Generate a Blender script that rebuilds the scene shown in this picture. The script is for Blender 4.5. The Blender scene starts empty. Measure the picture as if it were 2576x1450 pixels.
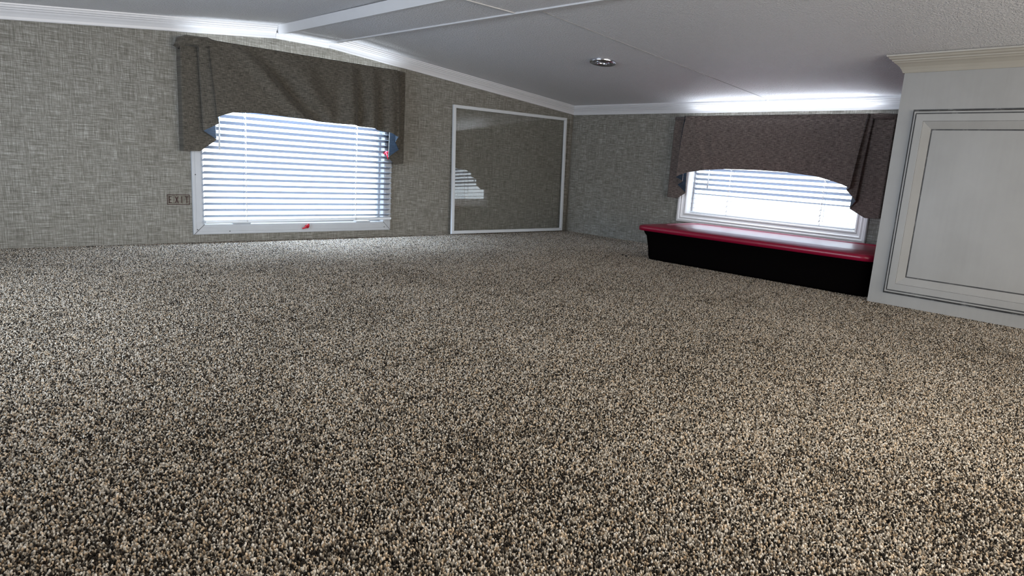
import bpy, bmesh, math, random
from mathutils import Vector, Matrix
random.seed(7)
S = bpy.context.scene
COL = S.collection

# ------------------------------------------------------------------ node helpers
class M:
    def __init__(s, name):
        s.m = bpy.data.materials.new(name); s.m.use_nodes = True
        s.t = s.m.node_tree; s.t.nodes.clear()
        s.out = s.t.nodes.new('ShaderNodeOutputMaterial')
    def n(s, kind, **kw):
        nd = s.t.nodes.new(kind)
        for k, v in kw.items(): setattr(nd, k, v)
        return nd
    def l(s, a, b): s.t.links.new(a, b)
    def inp(s, nd, key, v):
        if hasattr(v, 'is_linked') or isinstance(v, bpy.types.NodeSocket): s.l(v, nd.inputs[key])
        else: nd.inputs[key].default_value = v
    def coord(s, scale=(1, 1, 1), src=None):
        if src is None: src = s.n('ShaderNodeTexCoord').outputs['Object']
        mp = s.n('ShaderNodeMapping'); mp.inputs['Scale'].default_value = scale
        s.l(src, mp.inputs['Vector']); return mp.outputs['Vector']
    def noise(s, vec, scale, detail=2, rough=.5):
        nd = s.n('ShaderNodeTexNoise'); s.l(vec, nd.inputs['Vector'])
        nd.inputs['Scale'].default_value = scale; nd.inputs['Detail'].default_value = detail
        nd.inputs['Roughness'].default_value = rough
        return nd.outputs['Fac']
    def ramp(s, fac, stops, interp='LINEAR'):
        nd = s.n('ShaderNodeValToRGB'); s.l(fac, nd.inputs['Fac'])
        cr = nd.color_ramp; cr.interpolation = interp
        while len(cr.elements) < len(stops): cr.elements.new(.5)
        for e, (p, c) in zip(cr.elements, stops):
            e.position = p; e.color = (*c, 1) if len(c) == 3 else c
        return nd.outputs['Color']
    def math(s, op, a, b=0.0, c=None):
        nd = s.n('ShaderNodeMath', operation=op)
        s.inp(nd, 0, a); s.inp(nd, 1, b)
        if c is not None: s.inp(nd, 2, c)
        return nd.outputs[0]
    def mix(s, fac, a, b, blend='MIX'):
        nd = s.n('ShaderNodeMix', data_type='RGBA', blend_type=blend)
        s.inp(nd, 0, fac)
        for i, v in ((6, a), (7, b)):
            if isinstance(v, tuple) and len(v) == 3: v = (*v, 1)
            s.inp(nd, i, v)
        return nd.outputs[2]
    def bump(s, h, strength=.3, dist=.002):
        nd = s.n('ShaderNodeBump'); nd.inputs['Strength'].default_value = strength
        nd.inputs['Distance'].default_value = dist; s.l(h, nd.inputs['Height'])
        return nd.outputs['Normal']
    def bsdf(s, color, rough=.6, metal=0., normal=None, spec=.5, **kw):
        nd = s.n('ShaderNodeBsdfPrincipled')
        if isinstance(color, tuple): color = (*color, 1) if len(color) == 3 else color
        s.inp(nd, 'Base Color', color); s.inp(nd, 'Roughness', rough); s.inp(nd, 'Metallic', metal)
        nd.inputs['Specular IOR Level'].default_value = spec
        if normal is not None: s.l(normal, nd.inputs['Normal'])
        for k, v in kw.items(): s.inp(nd, k, v)
        return nd.outputs[0]
    def done(s, sh): s.l(sh, s.out.inputs['Surface']); return s.m

def plain(name, color, rough=.5, metal=0., spec=.5, var=.06, vs=30, bump=0., bs=400, bd=.0005):
    k = M(name); v = k.coord()
    n = k.noise(v, vs, 3)
    c = k.mix(n, tuple(x * (1 - var) for x in color), tuple(min(1, x * (1 + var)) for x in color))
    nm = k.bump(k.noise(v, bs, 2), bump, bd) if bump else None
    return k.done(k.bsdf(c, rough, metal, nm, spec))

def mat_linen(name, sx, sy):
    """woven linen look wallpaper, threads along the wall and up it (sx, sy pick the horizontal axis)"""
    k = M(name)
    def sc(a, b): return (a if sx else 1, a if sy else 1, b)
    o = k.n('ShaderNodeTexCoord').outputs['Object']
    h1 = k.noise(k.coord(sc(14, 300), o), 1, 3, .6)
    h2 = k.noise(k.coord(sc(36, 620), o), 1, 2, .6)
    v1 = k.noise(k.coord(sc(300, 13), o), 1, 3, .6)
    v2 = k.noise(k.coord(sc(620, 42), o), 1, 2, .6)
    a = k.math('ADD', k.math('MULTIPLY', h1, .32), k.math('MULTIPLY', h2, .22))
    b = k.math('ADD', k.math('MULTIPLY', v1, .26), k.math('MULTIPLY', v2, .20))
    f = k.math('ADD', a, b)
    c = k.ramp(f, [(.37, (.058, .053, .043)), (.465, (.168, .160, .139)), (.53, (.29, .282, .253)), (.63, (.60, .59, .55))])
    blot = k.noise(k.coord(sc(7, 4), o), 1, 2)
    c = k.mix(k.math('MULTIPLY', blot, .40), c, (.205, .190, .155))
    nm = k.bump(f, .35, .0008)
    return k.done(k.bsdf(c, .72, 0, nm, .3))

def mat_carpet():
    """flecked cut pile: every tuft carries its own yarn shade (attribute 'yarn'), clumped by soft noise"""
    k = M('carpet_pile'); o = k.n('ShaderNodeTexCoord').outputs['Object']
    g = k.n('ShaderNodeNewGeometry').outputs['Position']
    at = k.n('ShaderNodeAttribute', attribute_name='yarn'); sep = k.n('ShaderNodeSeparateColor'); k.l(at.outputs['Color'], sep.inputs[0])
    clump = k.noise(k.coord((1, 1, 0), g), 165, 1, .5)
    big = k.noise(k.coord((1, 1, 0), g), 2.6, 3, .6)
    f = k.math('ADD', k.math('MULTIPLY', sep.outputs[0], .78), k.math('MULTIPLY', clump, .34))
    f = k.math('ADD', f, k.math('MULTIPLY', big, .24))
    c = k.ramp(f, [(.41, (.010, .008, .006)), (.52, (.034, .027, .021)), (.59, (.140, .120, .095)), (.73, (.285, .25, .202)), (.91, (.44, .40, .34)), (1., (.62, .58, .52))])
    tan = k.ramp(sep.outputs[1], [(.62, (0, 0, 0)), (.78, (1, 1, 1))])
    tf = k.n('ShaderNodeRGBToBW'); k.l(tan, tf.inputs[0])
    c = k.mix(k.math('MULTIPLY', tf.outputs[0], .6), c, (1.0, .76, .50), 'MULTIPLY')
    return k.done(k.bsdf(c, .95, 0, None, .08, **{'Sheen Weight': .1}))
def mat_backing():
    k = M('carpet_backing'); v = k.coord(); n = k.noise(v, 300, 2)
    return k.done(k.bsdf(k.ramp(n, [(.4, (.05, .042, .033)), (.6, (.12, .10, .08))]), .95, 0, None, .05))

def mat_ceiling():
    k = M('textured_white_ceiling'); v = k.coord()
    n1 = k.noise(v, 150, 3, .6); n2 = k.noise(v, 420, 2)
    h = k.ramp(n1, [(.42, (0, 0, 0)), (.60, (1, 1, 1))])
    bw = k.n('ShaderNodeRGBToBW'); k.l(h, bw.inputs[0])
    hh = k.math('ADD', bw.outputs[0], k.math('MULTIPLY', n2, .4))
    nm = k.bump(hh, 1.0, .003)
    return k.done(k.bsdf((.83, .83, .85), .5, 0, nm, .4))

def mat_fabric(name, base, sx, sy):
    k = M(name); o = k.n('ShaderNodeTexCoord').outputs['Object']
    def sc(a, b): return (a if sx else 1, a if sy else 1, b)
    h = k.noise(k.coord(sc(45, 520), o), 1, 3, .65)
    v = k.noise(k.coord(sc(500, 60), o), 1, 2)
    f = k.math('ADD', k.math('MULTIPLY', h, .7), k.math('MULTIPLY', v, .3))
    c = k.ramp(f, [(.36, tuple(x * .38 for x in base)), (.5, base), (.64, tuple(x * 1.9 for x in base))])
    nm = k.bump(f, .4, .0008)
    return k.done(k.bsdf(c, .9, 0, nm, .15, **{'Sheen Weight': .1}))

def mat_glass(name, tint, ior=1.45, base=0.0):
    k = M(name)
    tr = k.n('ShaderNodeBsdfTransparent'); tr.inputs[0].default_value = (*tint, 1)
    gl = k.n('ShaderNodeBsdfGlossy'); gl.inputs['Roughness'].default_value = .003
    fr = k.n('ShaderNodeFresnel'); bf = k.n('ShaderNodeNewGeometry').outputs['Backfacing']
    k.l(k.math('ADD', k.math('MULTIPLY', bf, 1 / ior - ior), ior), fr.inputs['IOR'])
    mx = k.n('ShaderNodeMixShader'); k.l(fr.outputs[0], mx.inputs[0]); k.l(tr.outputs[0], mx.inputs[1]); k.l(gl.outputs[0], mx.inputs[2])
    return k.done(mx.outputs[0])

def mat_slat():
    k = M('white_vinyl_slat'); v = k.coord()
    n = k.noise(v, 20, 2)
    c = k.mix(n, (.42, .47, .58), (.46, .52, .62))
    d = k.bsdf(c, .35)
    t = k.n('ShaderNodeBsdfTranslucent'); t.inputs[0].default_value = (.8, .86, .95, 1)
    mx = k.n('ShaderNodeMixShader'); mx.inputs[0].default_value = .05
    k.l(d, mx.inputs[1]); k.l(t.outputs[0], mx.inputs[2])
    return k.done(mx.outputs[0])

def mat_cabinet():
    k = M('antiqued_white_paint'); v = k.coord((3, 3, 3))
    n = k.noise(v, 1.5, 4, .6)
    g = k.noise(k.coord((90, 90, 4)), 1, 2)
    f = k.math('ADD', k.math('MULTIPLY', n, .85), k.math('MULTIPLY', g, .15))
    c = k.ramp(f, [(.25, (.285, .281, .270)), (.5, (.325, .323, .313)), (.75, (.355, .353, .345))])
    return k.done(k.bsdf(c, .42, 0, None, .4))

def mat_glaze():
    k = M('dark_glaze_in_the_grooves'); v = k.coord()
    n = k.noise(v, 25, 4, .7)
    c = k.ramp(n, [(.35, (.030, .029, .028)), (.56, (.07, .068, .066)), (.76, (.30, .30, .295))])
    return k.done(k.bsdf(c, .5))

MT = dict(
    wallA=mat_linen('linen_wallpaper', 1, 0), wallB=mat_linen('linen_wallpaper_side', 0, 1),
    carpet=mat_carpet(), backing=mat_backing(), ceil=mat_ceiling(),
    trim=plain('glossy_white_trim', (.70, .70, .72), .28, var=.03),
    batten=plain('white_batten', (.62, .62, .63), .4, var=.03),
    frame=plain('white_vinyl_frame', (.50, .52, .55), .38, var=.04, bump=.1, bs=60),
    casing=plain('white_wood_casing', (.72, .70, .70), .35, var=.03),
    joint=plain('pale_joint', (.34, .34, .35), .7), seam=plain('dark_joint', (.08, .08, .085), .8),
    slat=mat_slat(), cord=plain('white_cord', (.85, .86, .88), .7),
    rail=plain('white_rail', (.74, .77, .80), .35, var=.02),
    glass=mat_glass('window_glass', (.97, .99, 1)), storm=mat_glass('storm_pane_glass', (.97, .975, .97), 1.6),
    fabA=mat_fabric('taupe_woven_fabric', (.092, .083, .068), 1, 0), fabB=mat_fabric('brown_woven_fabric', (.140, .113, .101), 0, 1),
    linA=mat_fabric('slate_blue_lining', (.007, .012, .019), 1, 0), linB=mat_fabric('slate_blue_lining_side', (.009, .015, .024), 0, 1),
    board=plain('mounting_board_wood', (.30, .24, .18), .7),
    red=plain('red_plastic', (.50, .010, .030), .35),
    crimson=plain('crimson_plastic_lid', (.22, .002, .024), .33, var=.03),
    black=plain('black_plastic_tub', (.0016, .0011, .0012), .8, spec=.03),
    cab=mat_cabinet(), glaze=mat_glaze(), crown=plain('cream_crown_paint', (.40, .375, .325), .4, var=.08, vs=12),
    alu=plain('white_aluminium', (.70, .73, .76), .35, var=.03),
    chrome=plain('satin_chrome', (.62, .63, .68), .22, 1.0, var=.02),
    dark=plain('dark_socket', (.02, .02, .022), .4), lens=plain('lamp_lens', (.55, .56, .58), .1),
    ink=plain('dark_red_ink', (.035, .006, .008), .5),
    film=mat_glass('clear_label_film', (.93, .92, .90), 1.25),
    crumb=plain('dark_crumb_matter', (.012, .011, .011), .9),
    outer=plain('outer_board', (.45, .45, .45), .8),
)

# ------------------------------------------------------------------ mesh helpers
class MB:
    def __init__(s): s.v = []; s.f = []; s.mi = []; s.smooth = []
    def add(s, vs, fs, mi=0, sm=False):
        b = len(s.v); s.v += [tuple(v) for v in vs]
        for f in fs: s.f.append([b + i for i in f]); s.mi.append(mi); s.smooth.append(sm)
    def box(s, a, b, mi=0):
        x0, y0, z0 = [min(p, q) for p, q in zip(a, b)]; x1, y1, z1 = [max(p, q) for p, q in zip(a, b)]
        s.add([(x0, y0, z0), (x1, y0, z0), (x1, y1, z0), (x0, y1, z0), (x0, y0, z1), (x1, y0, z1), (x1, y1, z1), (x0, y1, z1)],
              [(0, 3, 2, 1), (4, 5, 6, 7), (0, 1, 5, 4), (1, 2, 6, 5), (2, 3, 7, 6), (3, 0, 4, 7)], mi)
    def hexa(s, lo, hi, mi=0):
        """lo, hi: four points each, same winding"""
        s.add(list(lo) + list(hi), [(0, 3, 2, 1), (4, 5, 6, 7), (0, 1, 5, 4), (1, 2, 6, 5), (2, 3, 7, 6), (3, 0, 4, 7)], mi)
    def tube(s, pts, r, n=8, mi=0, sm=True):
        pts = [Vector(p) for p in pts]; rings = []
        for i, p in enumerate(pts):
            t = (pts[min(i + 1, len(pts) - 1)] - pts[max(i - 1, 0)]).normalized()
            a = t.orthogonal().normalized(); b = t.cross(a)
            rr = r[i] if isinstance(r, (list, tuple)) else r
            rings.append([p + rr * (math.cos(q) * a + math.sin(q) * b) for q in [2 * math.pi * j / n for j in range(n)]])
        vs = [v for g in rings for v in g]; fs = []
        for i in range(len(pts) - 1):
            for j in range(n): fs.append((i * n + j, i * n + (j + 1) % n, (i + 1) * n + (j + 1) % n, (i + 1) * n + j))
        fs.append(tuple(range(n))[::-1]); fs.append(tuple((len(pts) - 1) * n + j for j in range(n)))
        s.add(vs, fs, mi, sm)
    def grid(s, rows, mi=0, sm=True):
        n = len(rows[0]); vs = [p for r in rows for p in r]; fs = []
        for i in range(len(rows) - 1):
            for j in range(n - 1): fs.append((i * n + j, i * n + j + 1, (i + 1) * n + j + 1, (i + 1) * n + j))
        s.add(vs, fs, mi, sm)
    def sweep(s, prof, P0, P1, out, down=(0, 0, -1), mi=0, mit0=0., mit1=0.):
        """prof: (out, down) offsets; mit*: mitre, shift along the path per unit of out"""
        P0, P1, out, down = map(Vector, (P0, P1, out, down)); d = (P1 - P0).normalized()
        A = [P0 + out * a + down * b + d * (a * mit0) for a, b in prof]
        B = [P1 + out * a + down * b - d * (a * mit1) for a, b in prof]
        n = len(prof)
        s.add(A + B, [(i, (i + 1) % n, n + (i + 1) % n, n + i) for i in range(n)] + [tuple(range(n))[::-1], tuple(range(n, 2 * n))], mi)
    def rings(s, s0, s1, z0, z1, prof, mp, mis=None, cap=False):
        """concentric mitred rectangle bands; prof: (inset, d)"""
        vs = []
        for a, d in prof:
            vs += [mp(s0 + a, d, z0 + a), mp(s1 - a, d, z0 + a), mp(s1 - a, d, z1 - a), mp(s0 + a, d, z1 - a)]
        for i in range(len(prof) - 1):
            fs = [(i * 4 + j, i * 4 + (j + 1) % 4, (i + 1) * 4 + (j + 1) % 4, (i + 1) * 4 + j) for j in range(4)]
            used = sorted({q for f in fs for q in f}); mpi = {q: t for t, q in enumerate(used)}
            s.add([vs[q] for q in used], [tuple(mpi[q] for q in f) for f in fs], mis[i] if mis else 0)
        if cap:
            k = (len(prof) - 1) * 4; s.add(vs[k:k + 4], [(0, 1, 2, 3)], mis[-1] if mis else 0)
    def lathe(s, prof, n=40, mi=0, frame=None, mis=None):
        """prof: (r, h) about local z; frame maps to world"""
        rr = []
        for r, h in prof: rr.append([Vector((r * math.cos(2 * math.pi * j / n), r * math.sin(2 * math.pi * j / n), h)) for j in range(n)])
        if frame is not None: rr = [[frame @ p for p in g] for g in rr]
        for i in range(len(prof) - 1):
            vs = rr[i] + rr[i + 1]
            s.add(vs, [(j, (j + 1) % n, n + (j + 1) % n, n + j) for j in range(n)], mis[i] if mis else mi, True)

def world_loc(o):
    p = Vector((0, 0, 0))
    while o is not None: p += o.location; o = o.parent
    return p

def obj(name, mb, mats, parent=None, loc=None, weld=True, normals=True, autosmooth=True):
    """link ONE mesh object; coordinates in mb are world coordinates"""
    if not isinstance(mats, (list, tuple)): mats = [mats]
    org = Vector(loc) if loc is not None else (world_loc(parent) if parent else Vector((0, 0, 0)))
    me = bpy.data.meshes.new(name)
    me.from_pydata([tuple(Vector(v) - org) for v in mb.v], [], mb.f)
    for m in mats: me.materials.append(m)
    for p, mi, sm in zip(me.polygons, mb.mi, mb.smooth): p.material_index = mi; p.use_smooth = sm
    bm = bmesh.new(); bm.from_mesh(me)
    if weld: bmesh.ops.remove_doubles(bm, verts=bm.verts, dist=1e-5)
    if normals: bmesh.ops.recalc_face_normals(bm, faces=bm.faces)
    bm.to_mesh(me); bm.free(); me.update()
    o = bpy.data.objects.new(name, me); COL.objects.link(o)
    if parent: o.parent = parent; o.location = org - world_loc(parent)
    else: o.location = org
    return o

def bevel(o, w, seg=2):
    b = o.modifiers.new('bevel', 'BEVEL'); b.width = w; b.segments = seg; b.limit_method = 'ANGLE'; b.angle_limit = math.radians(40)
    return o

def thing(name, label, cat, loc, group=None):
    o = bpy.data.objects.new(name, None); COL.objects.link(o); o.location = loc; o.empty_display_size = .05
    return tag(o, label, cat, group)
def tag(o, label, cat, group=None):
    o['label'] = label; o['category'] = cat
    if group: o['group'] = group
    return o
def struct(o): o['kind'] = 'structure'; return o

# ------------------------------------------------------------------ the loft
XL, YF = -3.534, -4.40                       # left knee wall, end behind the camera
def zR(x): return .772 - .0865 * x           # right ceiling slope
def zL(x): return .916 + .100 * (x + 1.88)   # left ceiling slope
def rxl(y): return -1.880 - y * .049         # ridge box edges
def rxr(y): return -1.646 - y * .062
ZB = .885                                    # underside of the ridge box
XP = -1.75                                   # where the slopes meet above the ridge box

fl = MB(); fl.box((XL - .08, YF - .08, -.03), (.08, .08, -.0050)); struct(obj('floor', fl, MT['backing']))
def carpet():
    """a patch of tufts, laid side by side over the whole floor, each piece turned its own way"""
    TS, SP = .36, .0025; n = int(TS / SP); rnd = random.Random(11)
    vs, fs, col = [], [], []
    for i in range(n):
        for j in range(n):
            x = (i + .5 + rnd.uniform(-.42, .42)) * SP - TS / 2; y = (j + .5 + rnd.uniform(-.42, .42)) * SP - TS / 2
            R = rnd.uniform(.0010, .00165); H = rnd.uniform(.0040, .0066); lx, ly = rnd.gauss(0, .0009), rnd.gauss(0, .0009)
            a0 = rnd.uniform(0, 6.28); b = len(vs)
            for rr, h, w in ((.75, 0, 0), (1.0, .62, .5), (.62, .90, .9)):
                for q in range(5):
                    a = a0 + 1.2566 * q
                    vs.append((x + lx * w + R * rr * math.cos(a), y + ly * w + R * rr * math.sin(a), h * H))
            vs.append((x + lx, y + ly, H))
            for t in (0, 5):
                for q in range(5): fs.append((b + t + q, b + t + (q + 1) % 5, b + t + 5 + (q + 1) % 5, b + t + 5 + q))
            for q in range(5): fs.append((b + 10 + q, b + 10 + (q + 1) % 5, b + 15))
            col += [rnd.random(), rnd.random(), rnd.random(), 1.0] * 16
    me = bpy.data.meshes.new('carpet_tufts'); me.from_pydata(vs, [], fs)
    ca = me.attributes.new('yarn', 'FLOAT_COLOR', 'POINT'); ca.data.foreach_set('color', col)
    me.polygons.foreach_set('use_smooth', [True] * len(me.polygons)); me.materials.append(MT['carpet']); me.update()
    tile = bpy.data.objects.new('carpet_tufts', me)           # not placed itself: laid by the node tree below
    pts = []; x = XL + TS / 2
    while x < TS / 2:
        y = -TS / 2
        while y > YF - TS / 2: pts.append((min(x, -TS / 2), max(y, YF + TS / 2), 0)); y -= TS
        x += TS
    pm = bpy.data.meshes.new('carpet'); pm.from_pydata(pts, [], [])
    ra = pm.attributes.new('turn', 'FLOAT_VECTOR', 'POINT')
    ra.data.foreach_set('vector', [q for p in pts for q in (0, 0, R90 * rnd.randrange(4))])
    o = bpy.data.objects.new('carpet', pm); COL.objects.link(o); o.location = (0, 0, -.0050)
    pm.materials.append(MT['carpet'])
    ng = bpy.data.node_groups.new('carpet_laying', 'GeometryNodeTree')
    ng.interface.new_socket('Geometry', in_out='INPUT', socket_type='NodeSocketGeometry'); ng.interface.new_socket('Geometry', in_out='OUTPUT', socket_type='NodeSocketGeometry')
    gi, go = ng.nodes.new('NodeGroupInput'), ng.nodes.new('NodeGroupOutput')
    oi = ng.nodes.new('GeometryNodeObjectInfo'); oi.inputs['Object'].default_value = tile; oi.inputs['As Instance'].default_value = True
    na = ng.nodes.new('GeometryNodeInputNamedAttribute'); na.data_type = 'FLOAT_VECTOR'; na.inputs['Name'].default_value = 'turn'
    ip = ng.nodes.new('GeometryNodeInstanceOnPoints')
    ng.links.new(gi.outputs[0], ip.inputs['Points']); ng.links.new(oi.outputs['Geometry'], ip.inputs['Instance'])
    ng.links.new(na.outputs[0], ip.inputs['Rotation']); ng.links.new(ip.outputs[0], go.inputs[0])
    o.modifiers.new('laying', 'NODES').node_group = ng
    tag(o, 'flecked beige and brown cut pile carpet covering the whole loft floor', 'carpet'); o['kind'] = 'stuff'
R90 = math.pi / 2
carpet()
c = MB()
def slab(x0, x1, f, t=.05):
    c.hexa([(x0, YF - .08, f(x0)), (x1, YF - .08, f(x1)), (x1, .08, f(x1)), (x0, .08, f(x0))],
           [(x0, YF - .08, f(x0) + t), (x1, YF - .08, f(x1) + t), (x1, .08, f(x1) + t), (x0, .08, f(x0) + t)])
slab(XP, .08, zR); slab(XL - .08, XP, zL)
struct(obj('ceiling', c, MT['ceil']))

# dropped ridge box with its cover panel, side boards and battens
def ridge_poly(y0, y1, z0, z1, a=0., b=0.):
    m = MB()
    m.hexa([(rxl(y0) + a, y0, z0), (rxr(y0) - b, y0, z0), (rxr(y1) - b, y1, z0), (rxl(y1) + a, y1, z0)],
           [(rxl(y0) + a, y0, z1), (rxr(y0) - b, y0, z1), (rxr(y1) - b, y1, z1), (rxl(y1) + a, y1, z1)])
    return m
struct(obj('ceiling', ridge_poly(YF, 0, ZB, .912, .006, .006), MT['ceil']))
tb = MB()   # left side board
tb.hexa([(rxl(YF) - .002, YF, ZB - .004), (rxl(YF) + .010, YF, ZB - .004), (rxl(0) + .010, 0, ZB - .004), (rxl(0) - .002, 0, ZB - .004)],
        [(rxl(YF) - .014, YF, .915), (rxl(YF) + .010, YF, .915), (rxl(0) + .010, 0, .915), (rxl(0) - .014, 0, .915)])
struct(obj('trim_2', tb, MT['batten']))
tb = MB()   # right edge batten
tb.hexa([(rxr(YF) - .012, YF, ZB - .005), (rxr(YF) + .004, YF, ZB - .005), (rxr(0) + .004, 0, ZB - .005), (rxr(0) - .012, 0, ZB - .005)],
        [(rxr(YF) - .012, YF, .912), (rxr(YF) + .004, YF, .912), (rxr(0) + .004, 0, .912), (rxr(0) - .012, 0, .912)])
struct(obj('trim_3', tb, MT['batten']))
tb = MB()   # cross joint of the ridge panels
tb.box((rxl(-1.18) + .012, -1.186, ZB - .003), (rxr(-1.18) - .013, -1.174, ZB)); struct(obj('trim_4', tb, MT['batten']))
# panel seam on the right slope
tb = MB()
def seam(xa, ya, xb, yb, w, t, mi):
    tb.hexa([(xa, ya - w, zR(xa) - t), (xb, yb - w, zR(xb) - t), (xb, yb + w, zR(xb) - t), (xa, ya + w, zR(xa) - t)],
            [(xa, ya - w, zR(xa) + .002), (xb, yb - w, zR(xb) + .002), (xb, yb + w, zR(xb) + .002), (xa, ya + w, zR(xa) + .002)], mi)
seam(-1.55, -1.2125, -.03, -1.2810, .0030, .0014, 0); seam(-1.55, -1.2175, -.03, -1.2860, .0010, .0016, 1)
struct(obj('trim_5', tb, [MT['ceil'], MT['joint']]))

# walls with openings
def wall(name, cols, mp, thick, mat):
    """cols: list of (s0, s1, [(z0a, z0b, z1a, z1b)...]) prisms"""
    m = MB()
    for s0, s1, segs in cols:
        for a0, b0, a1, b1 in segs:
            m.hexa([mp(s0, 0, a0), mp(s1, 0, b0), mp(s1, 0, b1), mp(s0, 0, a1)],
                   [mp(s0, -thick, a0), mp(s1, -thick, b0), mp(s1, -thick, b1), mp(s0, -thick, a1)])
    return struct(obj(name, m, mat))
mA = lambda s, d, z: (s, -d, z)
mB = lambda s, d, z: (-d, -s, z)
mL = lambda s, d, z: (XL + d, s, z)
T = .07
def top(x): return (zL(x) if x < XP else zR(x)) + .02
W1 = (-2.206, -1.347, .074, .690)            # opening of the gable window
wall('wall_back', [(XL, W1[0], [(0, 0, top(XL), top(W1[0]))]),
                   (W1[0], XP, [(0, 0, W1[2], W1[2]), (W1[3], W1[3], top(W1[0]), top(XP - 1e-6))]),
                   (XP, W1[1], [(0, 0, W1[2], W1[2]), (W1[3], W1[3], top(XP), top(W1[1]))]),
                   (W1[1], 0, [(0, 0, top(W1[1]), top(0))])], mA, T, MT['wallA'])
W2 = (.884, 1.754, .198, .610)               # opening of the knee wall window, s = -y
zt = .79
wall('wall_right', [(-T, W2[0], [(0, 0, zt, zt)]), (W2[0], W2[1], [(0, 0, W2[2], W2[2]), (W2[3], W2[3], zt, zt)]),
                    (W2[1], -YF, [(0, 0, zt, zt)])], mB, T, MT['wallB'])
W3 = (-1.80, -.70, .20, .60)                # window on the left knee wall, out of the frame, s = y
zt = .77
wall('wall_left', [(YF, W3[0], [(0, 0, zt, zt)]), (W3[0], W3[1], [(0, 0, W3[2], W3[2]), (W3[3], W3[3], zt, zt)]),
                   (W3[1], T, [(0, 0, zt, zt)])], mL, T, MT['wallB'])
m = MB(); m.hexa([(XL, YF, 0), (XP, YF, 0), (XP, YF - T, 0), (XL, YF - T, 0)], [(XL, YF, top(XL)), (XP, YF, top(XP)), (XP, YF - T, top(XP)), (XL, YF - T, top(XL))])
m.hexa([(XP, YF, 0), (0, YF, 0), (0, YF - T, 0), (XP, YF - T, 0)], [(XP, YF, top(XP)), (0, YF, top(0)), (0, YF - T, top(0)), (XP, YF - T, top(XP))])
struct(obj('wall_front', m, MT['wallA']))

# crown moulding
CR = [(0, .050), (.0065, .050), (.0075, .0465), (.0085, .040), (.012, .031), (.0175, .024), (.0185, .0205), (.0235, .0185), (.0245, .0145),
      (.029, .0115), (.030, .0065), (.034, .0045), (.035, -.004), (0, -.004)]
CRS = [(0, .021), (.0065, .021), (.0075, .018), (.010, .010), (.014, .004), (.015, -.001), (0, -.001)]
m = MB()
m.sweep(CR, (XL, 0, zL(XL)), (rxl(0) - .012, 0, zL(rxl(0) - .012)), (0, -1, 0)); struct(obj('trim_6', m, MT['trim']))
m = MB(); m.sweep(CRS, (rxl(0) - .011, 0, ZB + .001), (rxr(0) - .001, 0, ZB - .001), (0, -1, 0)); struct(obj('trim_7', m, MT['trim']))
m = MB(); m.sweep(CR, (rxr(0), 0, zR(rxr(0))), (0, 0, zR(0)), (0, -1, 0), mit1=1.); struct(obj('trim_8', m, MT['trim']))
m = MB(); m.sweep(CR, (0, 0, zR(0) - .001), (0, -2.052, zR(0) - .001), (-1, 0, 0), mit0=1.); struct(obj('trim_9', m, MT['trim']))
m = MB(); m.tube([(-.012, -1.282, .773), (-.040, -1.283, .7735)], .0075, 10); struct(obj('trim_10', m, MT['trim']))
# corner batten in the wallpaper
m = MB(); m.box((-.036, -.0045, .012), (-.012, 0, .722)); bevel(struct(obj('trim_11', m, MT['wallA'])), .0015)

# ------------------------------------------------------------------ windows
def lever(m, mp, s, z, d, ang, L=.026, mi=0):
    """small cam latch: round boss with a finger lever"""
    c0 = Vector(mp(s, d, z)); c1 = Vector(mp(s, d + .014, z))
    m.tube([c0, c1], [.0085, .0075], 12, mi)
    ds, dz = math.cos(ang), math.sin(ang)
    m.tube([mp(s, d + .010, z), mp(s + ds * L * .5, d + .014, z + dz * L * .5), mp(s + ds * L, d + .012, z + dz * L)], [.0055, .0042, .0028], 10, mi)
    m.tube([mp(s - ds * .003, d + .010, z - dz * .003), mp(s - ds * .003 - dz * .012, d + .011, z - dz * .003 + ds * .012 * (-1 if ang > 0 else 1))], [.007, .0045], 10, mi)

w1 = bpy.data.objects.new('window_1', None); COL.objects.link(w1); w1.location = (-1.7765, 0, .034); struct(w1)
m = MB()
F1 = [(0, 0), (0, .012), (.004, .0135), (.011, .0135), (.012, .0125), (.013, .0135), (.034, .0145), (.036, .0135), (.041, .0135), (.043, .010), (.043, -.055)]
m.rings(-2.244, -1.309, .034, .730, F1, mA)
for sx, sg in ((-2.244, 1), (-1.309, -1)):   # mitre joints
    a, b = Vector((sx, -.0150, .034)), Vector((sx + sg * .043, -.0150, .077)); q = Vector((sg * .0006, 0, -.0006))
    m.add([a - q, a + q, b + q, b - q], [(0, 1, 2, 3)], 1)
for s, z in ((-2.232, .28), (-2.230, .055), (-2.10, .046), (-1.345, .050)):
    m.tube([mA(s, .0125, z), mA(s, .0150, z)], .0022, 8, 1)
obj('frame', m, [MT['frame'], MT['seam']], w1)
m = MB(); m.rings(-2.201, -1.352, .077, .687, [(0, -.048), (0, -.028), (.002, -.026), (.008, -.026), (.010, -.030), (.010, -.048)], mA); obj('sash', m, MT['frame'], w1)
m = MB(); m.box(mA(-2.193, -.036, .085), mA(-1.360, -.041, .679)); obj('pane', m, MT['glass'], w1)
m = MB(); lever(m, mA, -1.757, .060, .013, math.radians(200)); o = obj('latch', m, MT['red'], w1); o['label'] = 'red turn latch on the sill of the frame'
m = MB(); lever(m, mA, -1.366, .414, .044, math.radians(-72), .030); m.tube([mA(-1.345, .012, .414), mA(-1.366, .030, .414), mA(-1.366, .046, .414)], .0045, 8); o = obj('latch', m, MT['red'], w1); o['label'] = 'red turn latch on the side of the frame'
m = MB()
for s in (-2.085, -1.50): m.box(mA(s, -.02, .0775), mA(s + .075, .0125, .0815))
obj('screen_clip', m, MT['frame'], w1)

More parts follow.
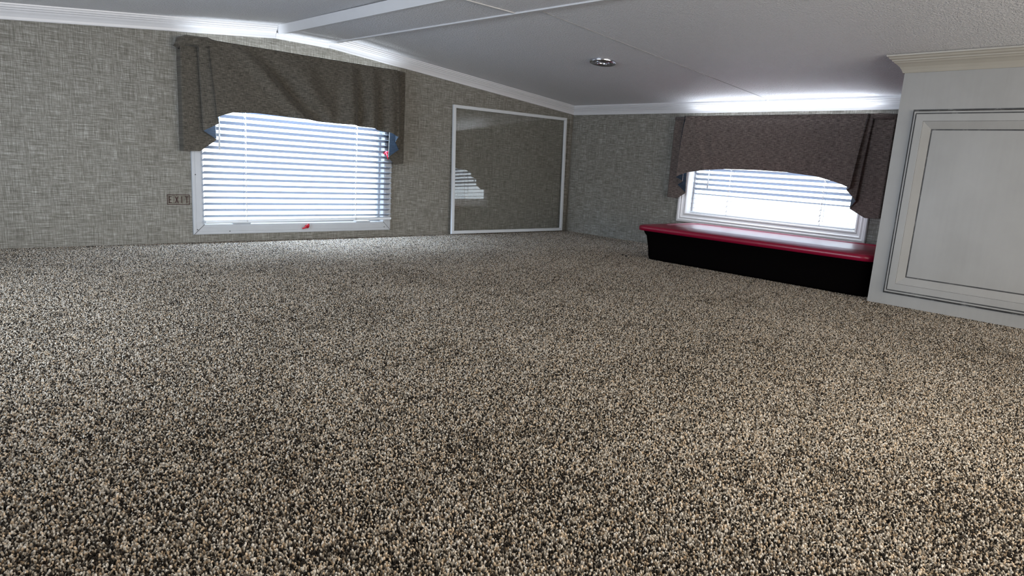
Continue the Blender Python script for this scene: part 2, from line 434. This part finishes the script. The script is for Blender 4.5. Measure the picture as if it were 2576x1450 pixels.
w2 = bpy.data.objects.new('window_2', None); COL.objects.link(w2); w2.location = (0, -1.3165, .150); struct(w2)
m = MB()
F2 = [(0, 0), (0, .013), (.003, .0165), (.011, .0175), (.015, .0165), (.017, .0125), (.025, .0145), (.030, .0105), (.040, .0085), (.043, .0105), (.048, .0105), (.051, .008), (.052, .0)]
m.rings(.832, 1.806, .148, .664, F2, mB); obj('casing', m, MT['casing'], w2)
m = MB(); m.rings(.8845, 1.7535, .1985, .6095, [(0, .0005), (0, -.06), (.001, -.06)], mB)
m.rings(.886, 1.752, .200, .608, [(0, -.062), (0, -.044), (.002, -.042), (.007, -.042), (.009, -.046), (.009, -.062)], mB); obj('sash', m, MT['casing'], w2)
m = MB(); m.box(mB(.893, -.050, .207), mB(1.745, -.055, .601)); obj('pane', m, MT['glass'], w2)

w3 = bpy.data.objects.new('window_3', None); COL.objects.link(w3); w3.location = (XL, -1.25, .15); struct(w3)
m = MB(); m.rings(-1.85, -.65, .15, .65, F2, mL); obj('casing', m, MT['casing'], w3)
m = MB(); m.box(mL(-1.80, -.050, .20), mL(-.70, -.055, .60)); obj('pane', m, MT['glass'], w3)

# ------------------------------------------------------------------ venetian blinds
def blind(label, mp, s0, s1, dmid, zs, tilts, depth, zrail, railtilt, zhead, ladders, wand, loc, camber=.0022, rh=.006):
    b = thing('venetian_blind', label, 'window blind', loc)
    # headrail
    m = MB(); m.box(mp(s0, dmid - .014, zhead), mp(s1, dmid + .014, zhead + .028)); bevel(obj('headrail', m, MT['rail'], b), .002)
    base = Vector(mp(0, 0, 0)); es = (Vector(mp(1, 0, 0)) - base); ed = (Vector(mp(0, 1, 0)) - base)
    slat_me = None; n = 9; sc = (s0 + s1) / 2
    for z, t in zip(zs, tilts):
        org = Vector(mp(sc, dmid, z))
        if slat_me is None:
            q = MB(); th = .0009
            for k, sg in ((0, 1), (1, -1)):
                rows = []
                for i in range(n + 1):
                    u = -1 + 2 * i / n; arch = camber * (1 - u * u)
                    rows.append([es * sx + ed * (u * depth / 2) + Vector((0, 0, arch + sg * th / 2)) for sx in [(s1 - s0) * (e / 6 - .5) for e in range(7)]])
                q.grid(rows, 0, True)
            # close the rim
            def P(u, sx, sg): return es * sx + ed * (u * depth / 2) + Vector((0, 0, camber * (1 - u * u) + sg * th / 2))
            h = (s1 - s0) / 2
            for u in (-1, 1): q.add([P(u, -h, 1), P(u, h, 1), P(u, h, -1), P(u, -h, -1)], [(0, 1, 2, 3)])
            for sx in (-h, h):
                us = [-1 + 2 * i / n for i in range(n + 1)]
                q.add([P(u, sx, 1) for u in us] + [P(u, sx, -1) for u in us[::-1]], [tuple(range(2 * n + 2))])
            o = obj('slat', q, MT['slat'], None, (0, 0, 0)); slat_me = o.data
        else:
            o = bpy.data.objects.new('slat', slat_me); COL.objects.link(o)
        o.parent = b; o.location = org - Vector(loc)
        # tilt: room-side edge up
        o.rotation_mode = 'AXIS_ANGLE'
        ax = ed.cross(Vector((0, 0, 1)))
        o.rotation_axis_angle = (t, *ax)
    # bottom rail
    m = MB(); dz = math.tan(railtilt) * (s1 - s0)
    m.hexa([mp(s0, dmid - .012, zrail - rh), mp(s1 + .002, dmid - .012, zrail - rh + dz), mp(s1 + .002, dmid + .016, zrail - rh + dz), mp(s0, dmid + .016, zrail - rh)],
           [mp(s0, dmid - .012, zrail + rh), mp(s1 + .002, dmid - .012, zrail + rh + dz), mp(s1 + .002, dmid + .016, zrail + rh + dz), mp(s0, dmid + .016, zrail + rh)])
    bevel(obj('bottom_rail', m, MT['rail'], b), .003)
    for s in ladders:
        m = MB()
        t0 = tilts[len(tilts) // 2]
        for sg in (-1, 1):
            dd = depth / 2 * math.cos(t0) + .0012
            m.tube([mp(s, dmid + sg * dd, zrail), mp(s, dmid + sg * dd, zhead)], .0011, 6)
        for z, t in zip(zs, tilts):
            h = depth / 2 + .001
            m.tube([mp(s, dmid - h * math.cos(t), z - .0025 - h * math.sin(t)), mp(s, dmid + h * math.cos(t), z - .0025 + h * math.sin(t))], .0009, 5)
            m.tube([mp(s - .0005, dmid + h * math.cos(t) + .0005, z + h * math.sin(t) + .006), mp(s - .004, dmid + h * math.cos(t) + .001, z + h * math.sin(t) - .006)], [.0012, .0022], 6)
        obj('ladder_cord', m, MT['cord'], b)
    if wand:
        s, za, zb = wand; m = MB(); dd = dmid + depth / 2 + .006
        dd -= .0015; m.tube([mp(s, dmid + .010, zhead + .004), mp(s, dd - .001, zhead - .014), mp(s, dd, za), mp(s - .001, dd, zb)], [.0012, .0014, .0024, .004], 8)
        obj('tilt_wand', m, MT['rail'], b)
    return b
P1 = .02555
zs1 = [.1125 + P1 * k for k in range(23)]
blind('white venetian blind with closed spaced slats over the low gable window beside the exit label', mA, -2.207, -1.327, .033, zs1,
      [math.radians(19)] * len(zs1), .036, .089, math.radians(.45), .705, (-2.040, -1.524), (-2.148, .50, .386), (-1.77, -.033, .089))
zs2 = [.226 + .0258 * k for k in range(14)]
tl2 = [math.radians(max(2.6, min(22, 3 + (z - .292) / .024 * 19))) for z in zs2]
blind('white venetian blind with gaps blown bright in the window above the crimson lidded bin', mB, .905, 1.738, -.016, zs2,
      tl2, .032, .2045, 0, .578, (1.120, 1.594), (.998, .42, .336), (.016, -1.3215, .2045), .0009, .004)

# ------------------------------------------------------------------ valances
def valance(label, mp, sL, sR, zt, left, right, arch, folds, fab, lin, header, loc):
    """left/right: bottom nodes from the outer end inwards (s, d, z); arch: (s, z) of the middle cloth"""
    v = thing('window_valance', label, 'valance', loc)
    def chain(nodes, sign, s_end):
        out = []
        for s, d, z in nodes:
            dt = .055 + max(0, d - .057) * .42 if d > .02 else d
            out.append(((s_end + sign * s, d, z), (s_end + sign * s * .86, dt, zt)))
        return out
    Ln = chain(left, 1, sL); Rn = chain(right, -1, sR)[::-1]
    (a0, ad, az), (t0, td, _) = Ln[-1]; (b0, bd, bz), (t1, td1, _) = Rn[0]
    segs = []
    for A, B in zip(Ln[:-1], Ln[1:]): segs.append((A, B, 8, None))
    segs.append((Ln[-1], Rn[0], 110, True))
    for A, B in zip(Rn[:-1], Rn[1:]): segs.append((A, B, 8, None))
    def arch_z(s):
        for (p, zp), (q, zq) in zip(arch[:-1], arch[1:]):
            if p <= s <= q:
                u = (s - p) / (q - p); return zp + (zq - zp) * u
        return arch[0][1] if s < arch[0][0] else arch[-1][1]
    fm = MB(); lm = MB(); R = 22
    for k, (A, B, n, mid) in enumerate(segs):
        (ab, at), (bb, bt) = A, B
        rows = []
        for i in range(R + 1):
            w = i / R; row = []
            for j in range(n + 1):
                u = j / n
                tp = [at[q] + (bt[q] - at[q]) * u for q in range(3)]
                bo = [ab[q] + (bb[q] - ab[q]) * u for q in range(3)]
                if mid: bo[2] = arch_z(bo[0])
                s = tp[0] + (bo[0] - tp[0]) * w; z = tp[2] + (bo[2] - tp[2]) * w
                d = tp[1] + (bo[1] - tp[1]) * (1 - (1 - w) ** 1.4)
                if mid: d += folds(s, z, u, w)
                if w < .12: d -= .004 * math.sin(w / .12 * math.pi) * (1 if d > .02 else 0)
                row.append(Vector((s, d, z)))
            rows.append(row)
        fm.grid([[mp(*p) for p in r] for r in rows])
        # lining: same strip moved to the wrong side of the cloth
        e = (Vector((bb[0], bb[1], 0)) - Vector((ab[0], ab[1], 0))).normalized(); nrm = Vector((e.y, -e.x, 0))   # cloth runs left to right: wrong side faces the wall
        q = .02 if mid else .10
        rows = [[p.lerp(r_[n // 2], q) if j in (0, n) else p for j, p in enumerate(r_)] for r_ in rows] if not mid else rows
        lr = [[mp(*(p + Vector((nrm.x, nrm.y, 0)) * .0018 + Vector((0, 0, .0015)))) for p in r] for r in rows]
        lm.grid(lr)
    obj('fabric', fm, fab, v, normals=False); obj('lining', lm, lin, v, normals=False)['label'] = 'slate blue lining showing in the folds'
    m = MB(); m.tube([mp(sL + .030, -.001, zt - .014), mp(sL + .032, .034, zt - .014), mp(sL + .040, .044, zt - .014), mp(sR - .040, .044, zt - .014), mp(sR - .032, .034, zt - .014), mp(sR - .030, -.001, zt - .014)], .0045, 8); obj('curtain_rod', m, MT['frame'], v)
    if header:
        m = MB(); pts = []; rr = []
        for s, d, z, r in header: pts.append(mp(s, d, z)); rr.append(r)
        m.tube(pts, rr, 14); obj('rod_pocket', m, fab, v)
    return v
def g(x, c, w): return math.exp(-((x - c) / w) ** 2)
def folds1(s, z, u, w):
    env = min(1, u / .03) * min(1, (1 - u) / .02)
    a = .010 * math.sin((s + 2.15) * 58 + 1.2 * w) * g(s, -1.50, .17)
    b = .017 * g(s + (z - .80) * .95, -2.085, .035) - .017 * g(s + (z - .80) * 1.0, -2.005, .045) + .010 * g(s + (z - .80) * .9, -1.90, .06)
    c = .008 * math.sin((s + .15 * (z - .6)) * 31 + .4) * g(s, -1.72, .16)
    return env * (w ** .6) * 2.6 * (a + b * (1 - .3 * w) + c)
def folds2(s, z, u, w):
    env = min(1, u / .04) * min(1, (1 - u) / .04)
    return env * w ** .8 * (.007 * g(s + (z - .69) * .45, .925, .02) - .009 * g(s + (z - .69) * .45, .96, .025) + .0025 * math.sin(s * 26) + .003 * g(s + (z - .69) * .3, 1.02, .03))
arch1 = [(-2.176, .511), (-2.160, .519), (-2.116, .535), (-2.03, .5405), (-1.90, .538), (-1.76, .5315), (-1.57, .5285), (-1.47, .522), (-1.40, .511), (-1.345, .495)]
valance('long taupe fabric valance with a wrinkled arched hem over the low gable window', mA, -2.285, -1.269, .803,
        [(0, .002, .372), (0, .055, .372), (.062, .057, .376), (.124, .062, .424), (.066, .082, .455), (.121, .105, .488), (.108, .125, .510)],
        [(0, .002, .368), (0, .055, .368), (.050, .057, .361), (.092, .062, .395), (.044, .082, .434), (.079, .105, .470), (.074, .125, .494)],
        arch1, folds1, MT['fabA'], MT['linA'],
        [(-2.296, .040, .762, .012), (-2.285, .046, .786, .018), (-2.262, .056, .792, .020), (-2.215, .060, .793, .019), (-2.190, .066, .792, .023), (-2.172, .070, .790, .018), (-2.13, .060, .795, .011), (-1.9, .058, .797, .009), (-1.29, .056, .797, .008)],
        (-1.777, 0, .80))
arch2 = [(.875, .383), (.90, .397), (.945, .412), (1.055, .430), (1.155, .438), (1.32, .441), (1.468, .438), (1.605, .426), (1.685, .408), (1.722, .397), (1.752, .385)]
valance('brown fabric valance with a smooth rounded arch hem above the crimson lidded bin', mB, .788, 1.862, .697,
        [(0, .002, .274), (0, .055, .274), (.065, .057, .272), (.118, .060, .304), (.076, .082, .345), (.122, .105, .365), (.088, .125, .384)],
        [(0, .002, .266), (0, .055, .266), (.056, .057, .262), (.122, .060, .296), (.093, .082, .332), (.130, .105, .376), (.110, .125, .386)],
        arch2, folds2, MT['fabB'], MT['linB'],
        [(.79, .050, .688, .009), (1.3, .058, .687, .009), (1.72, .058, .688, .010), (1.80, .052, .689, .014), (1.858, .046, .687, .012)], (0, -1.325, .695))

# ------------------------------------------------------------------ exit label
ex = thing('exit_label', 'small clear label reading EXIT in dark red letters on the linen wall beside the window', 'exit sign', (-2.295, -.0005, .156))
m = MB(); m.box((-2.3365, .0005, .1575), (-2.2535, -.0008, .1965)); obj('film', m, MT['film'], ex)
m = MB(); x0, x1, z0, z1, t, y0, y1 = -2.3375, -2.2525, .1565, .1975, .0022, -.0008, -.0016
m.box((x0, y0, z0), (x1, y1, z0 + t)); m.box((x0, y0, z1 - t), (x1, y1, z1)); m.box((x0, y0, z0), (x0 + t, y1, z1)); m.box((x1 - t, y0, z0), (x1, y1, z1))
obj('border', m, MT['ink'], ex)
def stroke(m, a, b, w=.0030):
    a, b = Vector((a[0], 0, a[1])), Vector((b[0], 0, b[1])); d = (b - a).normalized(); n = Vector((-d.z, 0, d.x)) * w / 2
    q = [a - n, a + n, b + n, b - n]
    m.hexa([(p.x, y0, p.z) for p in q], [(p.x, y1, p.z) for p in q])
zb, zt_ = .1635, .1900; zm = (zb + zt_) / 2
for name, st in (('letter', [((-2.3295, zb), (-2.3295, zt_)), ((-2.331, zt_ - .0015), (-2.3205, zt_ - .0015)), ((-2.331, zm), (-2.322, zm)), ((-2.331, zb + .0015), (-2.3205, zb + .0015))]),
                 ('letter', [((-2.3075, zb), (-2.2965, zt_)), ((-2.3075, zt_), (-2.2965, zb))]),
                 ('letter', [((-2.2835, zb), (-2.2835, zt_))]),
                 ('letter', [((-2.2640, zb), (-2.2640, zt_)), ((-2.2700, zt_ - .0015), (-2.2580, zt_ - .0015))])):
    m = MB()
    for a, b in st: stroke(m, a, b)
    obj(name, m, MT['ink'], ex, weld=False)

# ------------------------------------------------------------------ framed glass pane leaning in the corner
sp = thing('storm_window_panel', 'white framed clear glass panel leaning on the linen wall in the corner', 'glass panel', (-.505, -.03, .006))
def pane_map(s, d, z):
    """s along the wall, z up the panel, d out of it; leaning back to the wall"""
    zl = z / .685
    base = Vector((s, -.036 + .028 * zl, .006 + z * .9993 + (s + .943) * .009 * zl))
    return tuple(base + Vector((0, -d, d * .04)))
m = MB(); m.rings(-.940, -.070, 0, .684, [(0, -.006), (0, .006), (.001, .007), (.0155, .007), (.0165, .006), (.0165, -.006), (0, -.006)], pane_map)
obj('frame', m, MT['alu'], sp)
m = MB(); m.hexa([pane_map(-.926, -.0015, .015), pane_map(-.084, -.0015, .015), pane_map(-.084, -.0015, .669), pane_map(-.926, -.0015, .669)],
                 [pane_map(-.926, .0015, .015), pane_map(-.084, .0015, .015), pane_map(-.084, .0015, .669), pane_map(-.926, .0015, .669)])
obj('pane', m, MT['storm'], sp)

# ------------------------------------------------------------------ storage bin
bn = thing('storage_bin', 'black underbed storage bin with a crimson lid below the knee wall window', 'storage bin', (-.35, -1.53, 0))
def rrect(x0, x1, y0, y1, r, z, n=6):
    out = []
    for cx, cy, a0 in ((x1 - r, y1 - r, 0), (x0 + r, y1 - r, 90), (x0 + r, y0 + r, 180), (x1 - r, y0 + r, 270)):
        for i in range(n + 1):
            a = math.radians(a0 + 90 * i / n); out.append(Vector((cx + r * math.cos(a), cy + r * math.sin(a), z)))
    return out
def loft(m, secs, cap0=True, cap1=True, mi=0):
    n = len(secs[0])
    m.add([p for s in secs for p in s], [(i * n + j, i * n + (j + 1) % n, (i + 1) * n + (j + 1) % n, (i + 1) * n + j) for i in range(len(secs) - 1) for j in range(n)], mi, True)
    if cap0: m.add(secs[0], [tuple(range(n))[::-1]], mi)
    if cap1: m.add(secs[-1], [tuple(range(n))], mi)
def bsec(o, z, r, yr=None): return rrect(-.600 + o, -.118 - o, (-2.050 + (o if yr is None else yr)), -1.004 - o, r, z)
m = MB(); loft(m, [bsec(.058, .003, .03, .03), bsec(.045, .0, .035, .024)][:1] + [bsec(.047, -.003, .035, .026), bsec(.042, .012, .04, .022), bsec(.036, .06, .045, .02), bsec(.028, .110, .045, .016), bsec(.022, .119, .045, .014), bsec(.015, .138, .045, .010)])
obj('tub', m, MT['black'], bn)
m = MB(); loft(m, [bsec(.006, .134, .048, .004), bsec(0, .1345, .05, 0), bsec(0, .150, .05, 0), bsec(.003, .1555, .05, .003), bsec(.012, .1585, .05, .008), bsec(.050, .163, .05, .03), bsec(.075, .1655, .05, .05)], True, False)
# raised rim, then the recessed flat middle
loft(m, [bsec(.075, .1655, .05, .05), bsec(.085, .1665, .045, .06), bsec(.094, .1655, .04, .066), bsec(.098, .1625, .035, .07), bsec(.104, .162, .03, .075)], False, True)
obj('lid', m, MT['crimson'], bn)['label'] = 'glossy crimson lid'

# ------------------------------------------------------------------ cabinet
XC = -.615
cb = thing('wall_cabinet', 'built in antiqued white cabinet with a framed panel door and cream crown', 'cabinet', (-.31, -2.36, 0))
mC = lambda s, d, z: (XC - d, -s, z)
m = MB(); m.box((XC + .02, -2.058, 0), (-.002, -2.68, .775)); obj('carcass', m, MT['cab'], cb)
D0, D1, DZ0, DZ1 = 2.104, 2.600, .043, .652
m = MB()
zc = .800
m.box((XC, -2.055, 0), (XC + .020, -D0 - .012, zc)); m.box((XC, -D1 + .012, 0), (XC + .020, -2.70, zc))
m.box((XC, -D0 - .012, 0), (XC + .020, -D1 + .012, DZ0 + .012)); m.box((XC, -D0 - .012, DZ1 - .012), (XC + .020, -D1 + .012, zc))
obj('face_frame', m, MT['cab'], cb)
dr = MB()
DP = [(-.0035, .0003), (.0008, .0004), (.0010, .010), (.004, .0125), (.0085, .0125), (.0088, .0095), (.0122, .0095), (.0124, .0165), (.0135, .0175), (.0345, .0175), (.0350, .0170), (.0358, .0170), (.0600, .0098), (.0606, .0082), (.0634, .0082), (.0640, .0095), (.10, .0100)]
DM = [1, 1, 1, 0, 0, 1, 1, 0, 0, 0, 1, 0, 1, 1, 1, 0, 0]
dr.rings(D0, D1, DZ0, DZ1, DP[:14] , mC, DM[:14])
o = obj('door', dr, [MT['cab'], MT['glaze']], cb)
pn = MB(); pn.rings(D0, D1, DZ0, DZ1, DP[13:], mC, DM[13:], cap=True); obj('panel', pn, [MT['cab'], MT['glaze']], o)
CC = [(0, .056), (.004, .056), (.0055, .053), (.008, .047), (.013, .038), (.021, .030), (.027, .026), (.029, .0225), (.033, .0205), (.034, .017), (.040, .0135), (.042, .009), (.047, .0065), (.048, .0015), (0, .0015)]
m = MB(); zt2 = zR(XC)
m.sweep([(a, b) for a, b in CC], (XC, -2.055, zt2 + .004), (XC, -2.70, zt2 + .004), (-1, 0, 0), mit0=-1.)
m.sweep([(a, b) for a, b in CC], (XC, -2.055, zt2 + .004), (-.04, -2.055, zt2 - .046), (0, 1, 0), mit0=-1.)
obj('crown', m, MT['crown'], cb)['label'] = 'cream crown moulding on top of the cabinet'

# ------------------------------------------------------------------ recessed light
px, py = -.886, -.972
nrm = Vector((-.0865, 0, -1)).normalized()
ax = Vector((0, 1, 0)); bx = ax.cross(nrm).normalized()
fr = Matrix.Translation((px, py, zR(px))) @ Matrix((( *bx, 0), (*ax, 0), (*nrm, 0), (0, 0, 0, 1))).transposed()
fr = Matrix.Translation((px, py, zR(px))) @ Matrix(((bx.x, ax.x, nrm.x, 0), (bx.y, ax.y, nrm.y, 0), (bx.z, ax.z, nrm.z, 0), (0, 0, 0, 1)))
rl = thing('recessed_light', 'round chrome recessed spot light in the sloped ceiling, switched off', 'ceiling light', (px, py, zR(px)))
m = MB(); m.lathe([(.056, -.001), (.0565, .006), (.054, .010), (.050, .0115), (.046, .0105), (.034, .0075), (.0335, .004), (.033, .002)], 48, 0, fr); obj('trim_ring', m, MT['chrome'], rl)
m = MB(); m.lathe([(.0325, .003), (.0315, .0095), (.029, .0115), (.025, .0105), (.023, .006), (.0225, .0005)], 40, 0, fr); obj('gimbal', m, MT['chrome'], rl)
m = MB(); m.lathe([(.0335, .001), (.023, .0012), (.012, .0016), (.0001, .0018)], 32, 0, fr); obj('socket', m, MT['dark'], rl)
m = MB(); m.lathe([(.0085, .0015), (.0085, .005), (.006, .008), (.0001, .009)], 20, 0, fr); obj('bulb', m, MT['lens'], rl)

# ------------------------------------------------------------------ crumbs on the carpet
for i, (x, y) in enumerate(((-.584, -.935), (-.604, -.972))):
    bm = bmesh.new(); bmesh.ops.create_icosphere(bm, subdivisions=2, radius=.0055)
    for v in bm.verts:
        v.co *= 1 + random.uniform(-.3, .3); v.co.z = v.co.z * .6
    bm.normal_update(); me = bpy.data.meshes.new('carpet_crumb'); bm.to_mesh(me); bm.free(); me.materials.append(MT['crumb'])
    o = bpy.data.objects.new('carpet_crumb', me); COL.objects.link(o); o.location = (x, y, .003)
    tag(o, ('dark crumb on the carpet near the bin, the one farther from it', 'dark crumb on the carpet, the one nearest the black bin')[i], 'crumb', 'dark crumbs on the carpet by the bin')

# ------------------------------------------------------------------ light
w = bpy.data.worlds.new('daylight'); S.world = w; w.use_nodes = True; nt = w.node_tree; nt.nodes.clear()
out = nt.nodes.new('ShaderNodeOutputWorld'); bg = nt.nodes.new('ShaderNodeBackground')
tc = nt.nodes.new('ShaderNodeTexCoord'); sx = nt.nodes.new('ShaderNodeSeparateXYZ'); rp = nt.nodes.new('ShaderNodeValToRGB')
mr = nt.nodes.new('ShaderNodeMapRange'); mr.inputs[1].default_value = -1; mr.inputs[2].default_value = 1
nt.links.new(tc.outputs['Generated'], sx.inputs[0]); nt.links.new(sx.outputs[2], mr.inputs[0]); nt.links.new(mr.outputs[0], rp.inputs[0])
cr = rp.color_ramp; cr.elements[0].position = .40; cr.elements[0].color = (.15, .16, .17, 1); cr.elements[1].position = .56; cr.elements[1].color = (.80, .90, 1, 1)
bg.inputs['Strength'].default_value = 6.5
nt.links.new(rp.outputs[0], bg.inputs[0]); nt.links.new(bg.outputs[0], out.inputs[0])

def area(name, loc, rot, sx, sy, power, color, portal=False):
    l = bpy.data.lights.new(name, 'AREA'); l.shape = 'RECTANGLE'; l.size = sx; l.size_y = sy; l.energy = power; l.color = color
    if portal: l.cycles.is_portal = True
    o = bpy.data.objects.new(name, l); COL.objects.link(o); o.location = loc; o.rotation_euler = rot
    return o
R90 = math.pi / 2
area('gable_window_portal', (-1.7765, .072, .38), (-R90, 0, 0), .86, .62, 1, (1, 1, 1), True)
area('knee_window_portal', (.072, -1.319, .404), (R90, 0, R90), .87, .42, 1, (1, 1, 1), True)
area('left_window_portal', (XL - .072, -1.25, .40), (R90, 0, -R90), 1.10, .40, 1, (1, 1, 1), True)
# added fill lamp behind the camera, standing in for the loft's open end
area('rear_fill', (-1.8, -4.30, .42), (R90 * 1.1, 0, 0), 3.0, .6, 52, (1.0, .94, .86))

# added warm fill above the camera, brightens the near carpet, no fixture built
area('overhead_fill', (-2.15, -2.95, .86), (0, 0, 0), .35, .35, 7.5, (1.0, .90, .76))
# added lamp outside the left window, boosts its daylight, out of the frame
area('left_window_boost', (XL - .16, -1.25, .36), (0, -R90 - .34, 0), .5, 1.15, 31, (.80, .87, 1))
# lamps added behind the valances, standing in for daylight past the blinds
area('gable_valance_fill_up', (-1.777, -.027, .757), (math.pi, 0, 0), .90, .026, 1.1, (.84, .92, 1))
area('knee_valance_fill_up', (-.027, -1.325, .640), (math.pi, 0, R90), .90, .026, 1.1, (.84, .92, 1))
area('knee_valance_fill_gap', (-.043, -1.325, .692), (0, math.pi - .75, 0), .012, .92, 1.5, (.84, .90, 1))
area('knee_valance_fill_down', (-.078, -1.325, .485), (0, .35, 0), .024, .78, 3.2, (.80, .88, 1))
area('gable_valance_fill_down', (-1.777, -.074, .585), (-.30, 0, 0), .72, .022, 19, (.62, .78, 1))

# ------------------------------------------------------------------ camera
f, yaw, pit, rol = 1639.715, .74436024, -.18787915, .06111706
fw = Vector((math.sin(yaw) * math.cos(pit), math.cos(yaw) * math.cos(pit), math.sin(pit)))
rt = Vector((math.cos(yaw), -math.sin(yaw), 0)); up = rt.cross(fw)
r = math.cos(rol) * rt + math.sin(rol) * up; u = -math.sin(rol) * rt + math.cos(rol) * up
cd = bpy.data.cameras.new('camera'); co = bpy.data.objects.new('camera', cd); COL.objects.link(co)
cd.sensor_width = 36; cd.lens = f / 2576 * 36; cd.clip_start = .01
co.matrix_world = Matrix(((r.x, u.x, -fw.x, -3.07943), (r.y, u.y, -fw.y, -2.87491), (r.z, u.z, -fw.z, .40), (0, 0, 0, 1)))
S.camera = co
vs = S.view_settings; vs.view_transform = 'Standard'; vs.look = 'None'; vs.exposure = 0; vs.gamma = 1; vs.use_curve_mapping = False
S.cycles.max_bounces = 10; S.cycles.diffuse_bounces = 6; S.cycles.transparent_max_bounces = 12
S.cycles.sample_clamp_indirect = 6; S.cycles.use_denoising = True
